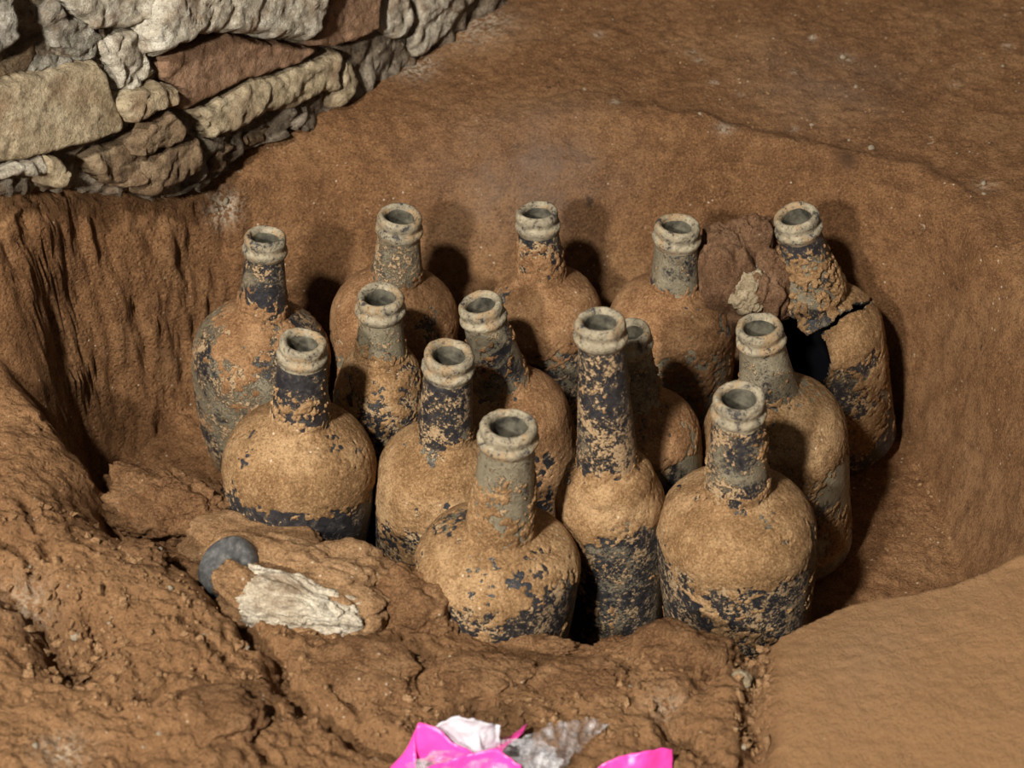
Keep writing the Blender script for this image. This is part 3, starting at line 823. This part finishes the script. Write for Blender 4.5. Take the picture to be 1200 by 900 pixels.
    mk = mk + edgef - wN * sstep(zl - .03, zl - .005, Z) * 0.22
    if key == 'J': mk -= 0.2 * sstep(zs - .005, zs - .03, Z)
    if key == 'L': mk -= 0.85 * np.exp(-((C[..., 0] - .035) ** 2 + (C[..., 1] + .035) ** 2 + (Z - zs + .004) ** 2) / .022 ** 2)
    if key == 'M': mk -= 0.75 * np.exp(-((C[..., 0] - .010) ** 2 + (C[..., 1] + .035) ** 2 + (Z - zs + .008) ** 2) / .018 ** 2)
    if key == 'C': mk -= 0.5 * np.exp(-((C[..., 0] - .02) ** 2 + (C[..., 1] + .04) ** 2 + (Z - zs + .01) ** 2) / .025 ** 2)
    if key == 'H': mk -= 0.9 * np.exp(-((C[..., 0] - .020) ** 2 + (C[..., 1] + .036) ** 2 + (Z - zs + .004) ** 2) / .010 ** 2)
    hgt = np.clip(mk, -.25, .35) * 0.0065
    hgt = np.where(hgt > 0, np.minimum(hgt, .00055 + hgt * .10) + (.00012 * b1 + .00022 * b2 + .0004 * b0) * sstep(0, .15, mk) * (1 + 1.2 * wN), hgt)
    if key == 'E':
        hgt = hgt + 0.0035 * wN * sstep(zl, zn, Z) * (mk > 0.05)
    V = (C + Nn * hgt[..., None])
    F_ = grid_faces(nu2, nv2, True)
    keep = (hgt > -0.0011).ravel()
    F_ = F_[keep[F_].all(1)]
    Vf = V.reshape(-1, 3)
    if p.get('hole'):
        hm = hole_mask(C)
        F_ = F_[~hm[F_].any(1)]
    Vf, F_, _ = compact(Vf, F_)
    cr = mesh_from('soil_crust', Vf, F_, M[p['crust']], root)
    cr['seed'] = (seed * 0.53, seed * 0.37, seed * 0.91)
    cr['label'] = 'dried tan soil stuck to the glass'; cr['kind'] = 'stuff'
    return root
for k_, p_ in BOT.items():
    make_bottle(k_, p_)

# ------------------------------------------------------------------ clods, lumps, stones
def clod_mesh(name, size, seed, mat, sub=5, rough=1.0, block=0.0, parent=None):
    bm = bmesh.new()
    bmesh.ops.create_icosphere(bm, subdivisions=sub, radius=1.0)
    me = bpy.data.meshes.new(name)
    bm.to_mesh(me); bm.free()
    V = np.empty(len(me.vertices) * 3, dtype=np.float32); me.vertices.foreach_get('co', V); V = V.reshape(-1, 3).astype(float)
    if block:
        e = 2 + 3 * block
        k = (np.abs(V) ** e).sum(1) ** (-1 / e)
        V = V * k[:, None]
    D = V / np.linalg.norm(V, axis=1, keepdims=True)
    sd = seed * 7.7
    amp = 0.22 * fbm(D * 1.4 + sd, 3, seed) + rough * (0.08 * fbm(D * 4.5 + sd, 3, seed + 1) + 0.03 * fbm(D * 14 + sd, 3, seed + 2))
    f1_, f2_ = worley(D * 2.6 + sd, seed + 3)
    amp += rough * 0.10 * (sstep(0, .3, f2_ - f1_) - .8)
    if sub >= 5:
        f1_, f2_ = worley(D * 9 + sd, seed + 4)
        amp += rough * 0.035 * (sstep(0, .35, f2_ - f1_) - .6)
    V = V * (1 + amp)[:, None] * np.asarray(size)
    me.vertices.foreach_set('co', V.astype(np.float32).ravel())
    me.polygons.foreach_set('use_smooth', np.ones(len(me.polygons), dtype=bool))
    me.materials.append(M[mat]); me.update()
    o = bpy.data.objects.new(name, me); COL.objects.link(o)
    if parent is not None: o.parent = parent
    o['seed'] = (seed * 0.63, seed * 1.17, seed * 0.29)
    return o
def clod(name, u, v, zc, size, seed, mat, label, cat, rot=(0, 0, 0), sub=5, rough=1.0, block=0.0, group=None):
    o = clod_mesh(name, size, seed, mat, sub, rough, block)
    o.location = at_z(u, v, zc); o.rotation_euler = rot
    tag(o, label, cat, group)
    return o
clod('clay_clod', 188, 600, .090, (.050, .036, .030), 3, 'clod', 'rough crumbly clay clod at the dark corner of the pit', 'clod', (0, 0, -.25), 6, .9)
clod('flat_stone', 296, 645, .092, (.046, .026, .015), 4, 'tan_clod', 'smooth flat tan stone behind the dark glass fragment', 'stone', (0, .05, -.12), 5, .5, .3)
clod('earth_lump', 335, 656, .112, (.022, .013, .0095), 6, 'tan_clod', 'small rounded tan lump beside the dark glass fragment', 'lump', (0, 0, .05), 5, .6, .2)
clod('earth_lump', 384, 650, .088, (.012, .009, .008), 7, 'clod', 'little crumbly reddish lump at the foot of the black-bodied bottle', 'lump', (0, 0, .2), 4, 1.2)
block = empty('mortar_block', at_z(355, 694, .102))
block.rotation_euler = (0, .08, -.10)
tag(block, 'clay block with a patch of white lime mortar on its face', 'block')
clod_mesh('clay_body', (.060, .036, .030), 9, 'tan_clod', 6, .55, .6, block)
mp = clod_mesh('mortar_patch', (.040, .016, .018), 12, 'white', 6, .7, .5, block)
mp.location = (.002, -.027, .014); mp.rotation_euler = (0.35, .12, 0); mp['label'] = 'crumbly white lime mortar'
clod('clay_clod', 494, 722, .088, (.043, .032, .031), 14, 'clod', 'big rounded reddish clod beside the mortar block', 'clod', (0, 0, -.3), 6, .8)
clod('clay_clod', 792, 785, .092, (.038, .032, .026), 16, 'clod', 'large smooth rounded clod in front of the mottled black bottle', 'clod', (0, 0, .2), 6, .45)
clod('clay_clod', 625, 766, .082, (.034, .010, .011), 18, 'clod', 'low crumbly ridge clod below the stout pale-necked bottle', 'clod', (0, 0, 0), 5, 1.2)
clod('clay_clod', 720, 762, .088, (.016, .010, .010), 19, 'clod', 'small gritty clod below the tall slender bottle', 'clod', (0, 0, .3), 5, 1.3)
clod('grey_stone', 866, 798, .116, (.0085, .007, .006), 21, 'stone_tan', 'small grey-tan stone in the gritty crevice by the clay slab', 'stone', (0, 0, .3), 4, .5)
clod('clay_clod', 60, 470, .150, (.020, .016, .016), 23, 'clod', 'small clod on the edge of the rough clay mound above the pit corner', 'clod', (0, 0, .4), 5, 1.0) if False else None
clod('earth_lump', 286, 684, .128, (.020, .012, .011), 33, 'tan_clod', 'tan lump pressed against the lower side of the dark glass fragment', 'lump', (0, 0, -.4), 5, .7, .3)
clod('clay_clod', 246, 846, .138, (.030, .024, .013), 35, 'clod', 'rounded clay lump beside the lower crack of the rough clay mound', 'clod', (0, 0, .2), 5, .55)
clod('clay_clod', 560, 800, .104, (.034, .020, .014), 37, 'clod', 'broad low clod between the pit lip and the clear plastic', 'clod', (0, 0, .1), 6, .6, .3)
clod('clay_clod', 690, 806, .104, (.030, .020, .013), 39, 'clod', 'low crumbly clod behind the lone pink tape end', 'clod', (0, 0, -.2), 6, .8, .2)
clod('clay_clod', 432, 795, .110, (.036, .024, .014), 41, 'clod', 'flat-topped clod between the mortar block and the pink tape loop', 'clod', (0, 0, -.3), 6, .6, .4)
clod('clay_clod', 148, 662, .136, (.022, .017, .010), 43, 'clod', 'small rough clod on the rough clay mound below the corner clod', 'clod', (0, 0, .5), 5, .9, .2)
# the soil lump stuck between two back bottles
lump = empty('soil_lump', at_z(866, 352, .135))
tag(lump, 'crumbly dark soil lump with a pale mortar chip wedged against the broken bottle', 'soil lump')
clod_mesh('lump_body', (.034, .029, .058), 31, 'lump', 6, .6, .5, lump)
chip = clod_mesh('mortar_chip', (.013, .007, .016), 27, 'stone_tan', 5, 1.2, .2, lump)
chip.location = (.002, -.026, .026); chip.rotation_euler = (-.3, .3, 0); chip['label'] = 'pale mortar chip'

# dark glass fragment: the heel and base of a bottle poking out of the clay
def shard():
    pr = catmull([(.0004, .0045), (.008, .0052), (.014, .0066), (.0185, .0062), (.0210, .0030), (.0218, -.002), (.0215, -.009), (.0208, -.016)], 40)
    V = lathe(pr, 72)
    V[..., 2] += 0.0006 * fbm(V * 120, 3, 5)
    root = empty('glass_fragment', at_z(266, 664, .122))
    b = mesh_from('heel', V[16:].reshape(-1, 3), grid_faces(72, V[16:].shape[0], True), M['shard'], root)
    c = mesh_from('base', V[:17].reshape(-1, 3), grid_faces(72, V[:17].shape[0], True), M['shard'], root)
    for o in (b, c): o['seed'] = (1.0, 2.0, 3.0)
    dirv = Vector((-0.50, -0.25, 0.80))
    root.rotation_euler = dirv.to_track_quat('Z', 'Y').to_euler()
    tag(root, 'dark slate-coloured round glass fragment poking out of the clay', 'fragment')
shard()

# ------------------------------------------------------------------ pebbles and crumbs
PEB = [(213, 621, 5.5), (188, 645, 4.5), (88, 746, 7), (200, 690, 4.5), (35, 665, 3.5), (79, 687, 3), (128, 732, 3.5), (42, 875, 5), (70, 866, 3), (240, 744, 3),
       (168, 876, 3), (872, 876, 4), (1021, 174, 5), (995, 165, 2.5), (1152, 216, 4), (1153, 228, 3), (848, 153, 3.5), (952, 44, 3.5), (988, 68, 4), (906, 46, 2),
       (1003, 102, 3), (951, 147, 3), (685, 105, 2.5), (820, 134, 2.5), (1175, 78, 2.5), (298, 178, 2.5), (280, 202, 3), (265, 236, 5), (254, 246, 3), (480, 706, 3), (738, 808, 5), (290, 760, 3.5), (186, 860, 3.5), (40, 610, 3)]
PEB_OWN = {(213, 621): 'pale pebble sitting on the rough clod at the pit corner', (188, 645): 'flat pale pebble at the foot of the rough corner clod',
           (88, 746): 'largest pale pebble lying in the dark hollow of the rough clay mound', (1021, 174): 'white pebble beside the black charcoal stain on the pit ledge',
           (872, 876): 'white pebble at the crevice beside the smooth clay slab', (480, 706): 'pale pebble on the reddish clod beside the mortar block',
           (738, 808): 'chalky pebble on the pit lip below the tall slender bottle', (265, 236): 'chalky pebble on the greenish pale streak below the wall'}
pmesh = []
for k in range(4):
    o = clod_mesh('pebble', (1, .85, .7), 60 + k, 'pebble', 2, .8, .35)
    pmesh.append(o.data); bpy.data.objects.remove(o)
rnd = random.Random(4)
for k, (u, v, r_) in enumerate(PEB):
    g = ground_hit(u, v)
    o = bpy.data.objects.new('pebble', pmesh[k % 4]); COL.objects.link(o)
    sc = r_ * px_m(g) * 0.85
    o.location = (g[0], g[1], g[2] + sc * 0.25); o.scale = (sc, sc, sc)
    o.rotation_euler = (rnd.random(), rnd.random(), rnd.random() * 6)
    o['seed'] = (rnd.random() * 9, rnd.random() * 9, rnd.random() * 9)
    if (u, v) in PEB_OWN: lab, grp = PEB_OWN[(u, v)], None
    elif v > 560: lab, grp = 'tiny pale pebble stuck in the rough clay mound before the bottles', 'pale pebbles on the near mound'
    elif u < 400: lab, grp = 'tiny pale pebble below the rubble stone wall', 'pale pebbles below the stone wall'
    else: lab, grp = 'tiny pale pebble on the clay beyond the pit', 'pale pebbles on the far clay'
    tag(o, lab, 'pebble', grp)

# loose crumbs of clay: nobody could count them
bm = bmesh.new(); bmesh.ops.create_icosphere(bm, subdivisions=1, radius=1.0)
bm.verts.ensure_lookup_table()
iv = np.array([v.co[:] for v in bm.verts]); ifc = np.array([[v.index for v in f.verts] for f in bm.faces]); bm.free()
rs = np.random.RandomState(12)
def around(u, v, z, su, sv):
    def fn():
        p = at_z(u + np.clip(rs.randn(), -1.6, 1.6) * su, v + np.clip(rs.randn(), -1.6, 1.6) * sv, z); return p[0], p[1]
    return fn
def crumbs(n, fn, smin, smax, label):
    cv, cf = [], []
    for _ in range(n):
        x, y = fn()
        s_ = smin + (smax - smin) * rs.rand() ** 3
        z = ground_z(x, y)
        jit = 1 + 0.9 * (rs.rand(12, 1) - .5)
        cf.append(ifc + len(cv) * 12)
        cv.append(iv * jit * s_ * (rs.rand(3) * .5 + .7) + np.array([x, y, z + s_ * .2]))
    o = mesh_from('clay_crumbs', np.vstack(cv), np.vstack(cf), M['tan_clod'], smooth=False)
    o['seed'] = (1.0, 1.0, 1.0)
    tag(o, label, 'crumbs', None, 'stuff')
crumbs(260, around(880, 805, .115, 12, 45), .0006, .0042, 'gritty clay crumbs filling the crevice beside the smooth clay slab')
crumbs(200, around(650, 785, .10, 100, 12), .0006, .004, 'clay crumbs on the pit lip below the front bottles')
crumbs(240, around(90, 750, .145, 35, 30), .0006, .004, 'clay crumbs in the dark hollow of the rough clay mound')
crumbs(500, around(170, 720, .14, 100, 70), .0005, .0032, 'clay crumbs strewn over the rough clay mound')
crumbs(300, around(400, 800, .115, 70, 40), .0005, .003, 'clay crumbs by the groove leading to the pink tape')
crumbs(160, around(620, 835, .112, 90, 20), .0005, .0035, 'clay crumbs on the clay around the clear plastic')
crumbs(160, around(1065, 610, .0, 30, 30), .0004, .0018, 'fine crumbs on the bare pit floor')
crumbs(250, around(900, 90, .21, 180, 40), .0004, .0016, 'fine crumbs on the clay beyond the pit')

# ------------------------------------------------------------------ pink tape and clear plastic at the near edge
def strip(name, path, widths, mat, parent=None, thick=0.0006, crinkle=0.0015, seed=1, nw=9, n=60):
    """path: centre points (3D), widths: direction*halfwidth vectors"""
    Pth = catmull(np.hstack([np.array(path), np.array(widths)]), n)
    s_ = np.linspace(-1, 1, nw)
    V = Pth[:, None, :3] + s_[None, :, None] * Pth[:, None, 3:]
    V = V + np.stack([crinkle * fbm(V * 90, 3, seed + k) for k in range(3)], -1)
    o = mesh_from(name, V.reshape(-1, 3), grid_faces(nw, n), M[mat], parent)
    md = o.modifiers.new('thickness', 'SOLIDIFY'); md.thickness = thick; md.offset = 0
    return o
def gp(u, v, up=0.0, z=None):
    z = 0.118 if z is None else z
    return at_z(u, v, z + up)
tape = empty('flagging_tape', gp(520, 900)); tag(tape, 'hot pink flagging tape loop twisted with the clear plastic', 'tape')
base = np.array(tape.location)
def rel(ps): return [np.asarray(p) - base for p in ps]
strip('loop', rel([gp(466, 925, .004), gp(470, 893, .010), gp(484, 872, .020), gp(510, 876, .022), (gp(545, 892, .018)), gp(575, 905, .012)]),
      [(.010, -.004, .004), (.009, 0, .008), (.003, .003, .012), (.0, .003, .011), (-.002, .003, .009), (0, .004, .008)], 'pink', tape, seed=3)
strip('tail', rel([gp(555, 905, .018), gp(575, 884, .018), gp(596, 866, .012), gp(604, 858, .004)]),
      [(.009, .002, .002), (.009, .002, .003), (.008, .003, .003), (.007, .004, .003)], 'pink', tape, seed=5)
strip('band', rel([gp(500, 915, .02), gp(540, 902, .02), gp(580, 896, .022), gp(610, 912, .018)]),
      [(0, .003, .008)] * 4, 'pink', tape, seed=8)
t2 = empty('flagging_tape', gp(755, 900)); tag(t2, 'short hot pink tape end lying alone on the clay', 'tape')
base = np.array(t2.location)
strip('end', rel([gp(700, 915, .004), gp(725, 905, .008), gp(750, 897, .011), gp(775, 892, .010), gp(788, 892, .008)]),
      [(0, .003, .006), (0, .004, .007), (.002, .004, .007), (.001, .003, .007), (0, .003, .007)], 'pink', t2, seed=9)
bag = empty('plastic_bag', gp(600, 890)); tag(bag, 'crumpled clear plastic bag knotted with pink tape', 'bag')
base = np.array(bag.location)
strip('frosted_fold', rel([gp(512, 872, .016), gp(530, 866, .026), gp(555, 866, .028), gp(588, 868, .020)]),
      [(-.002, .002, .009), (-.001, .002, .012), (0, .002, .013), (.001, .001, .012)], 'frost', bag, seed=12, crinkle=.003, nw=15)
strip('tail', rel([gp(610, 893, .014), gp(640, 882, .016), gp(668, 866, .014), (gp(690, 853, .010)), gp(708, 843, .006)]),
      [(-.004, .004, .012), (-.003, .004, .013), (-.003, .004, .011), (-.002, .002, .007), (-.001, .001, .002)], 'plastic', bag, seed=14, crinkle=.004, nw=17)
def crumple(name, c, size, seed):
    bm = bmesh.new(); bmesh.ops.create_icosphere(bm, subdivisions=5, radius=1.0)
    me = bpy.data.meshes.new(name); bm.to_mesh(me); bm.free()
    V = np.empty(len(me.vertices) * 3, dtype=np.float32); me.vertices.foreach_get('co', V); V = V.reshape(-1, 3).astype(float)
    f1_, f2_ = worley(V * 2.4 + seed, seed)
    f3_, f4_ = worley(V * 6 + seed, seed + 2)
    V = V * (1 + .5 * (f1_ - .5) + .18 * (f3_ - .4) + .2 * fbm(V * 2, 3, seed))[:, None] * np.array(size)
    me.vertices.foreach_set('co', V.astype(np.float32).ravel()); me.materials.append(M['plastic']); me.update()
    o = bpy.data.objects.new(name, me); COL.objects.link(o); o.parent = bag; o.location = np.asarray(c) - base
    return o
crumple('crumpled_film', gp(604, 893, .014), (.024, .014, .012), 3)
crumple('crumpled_film', gp(545, 906, .014), (.030, .014, .011), 6)
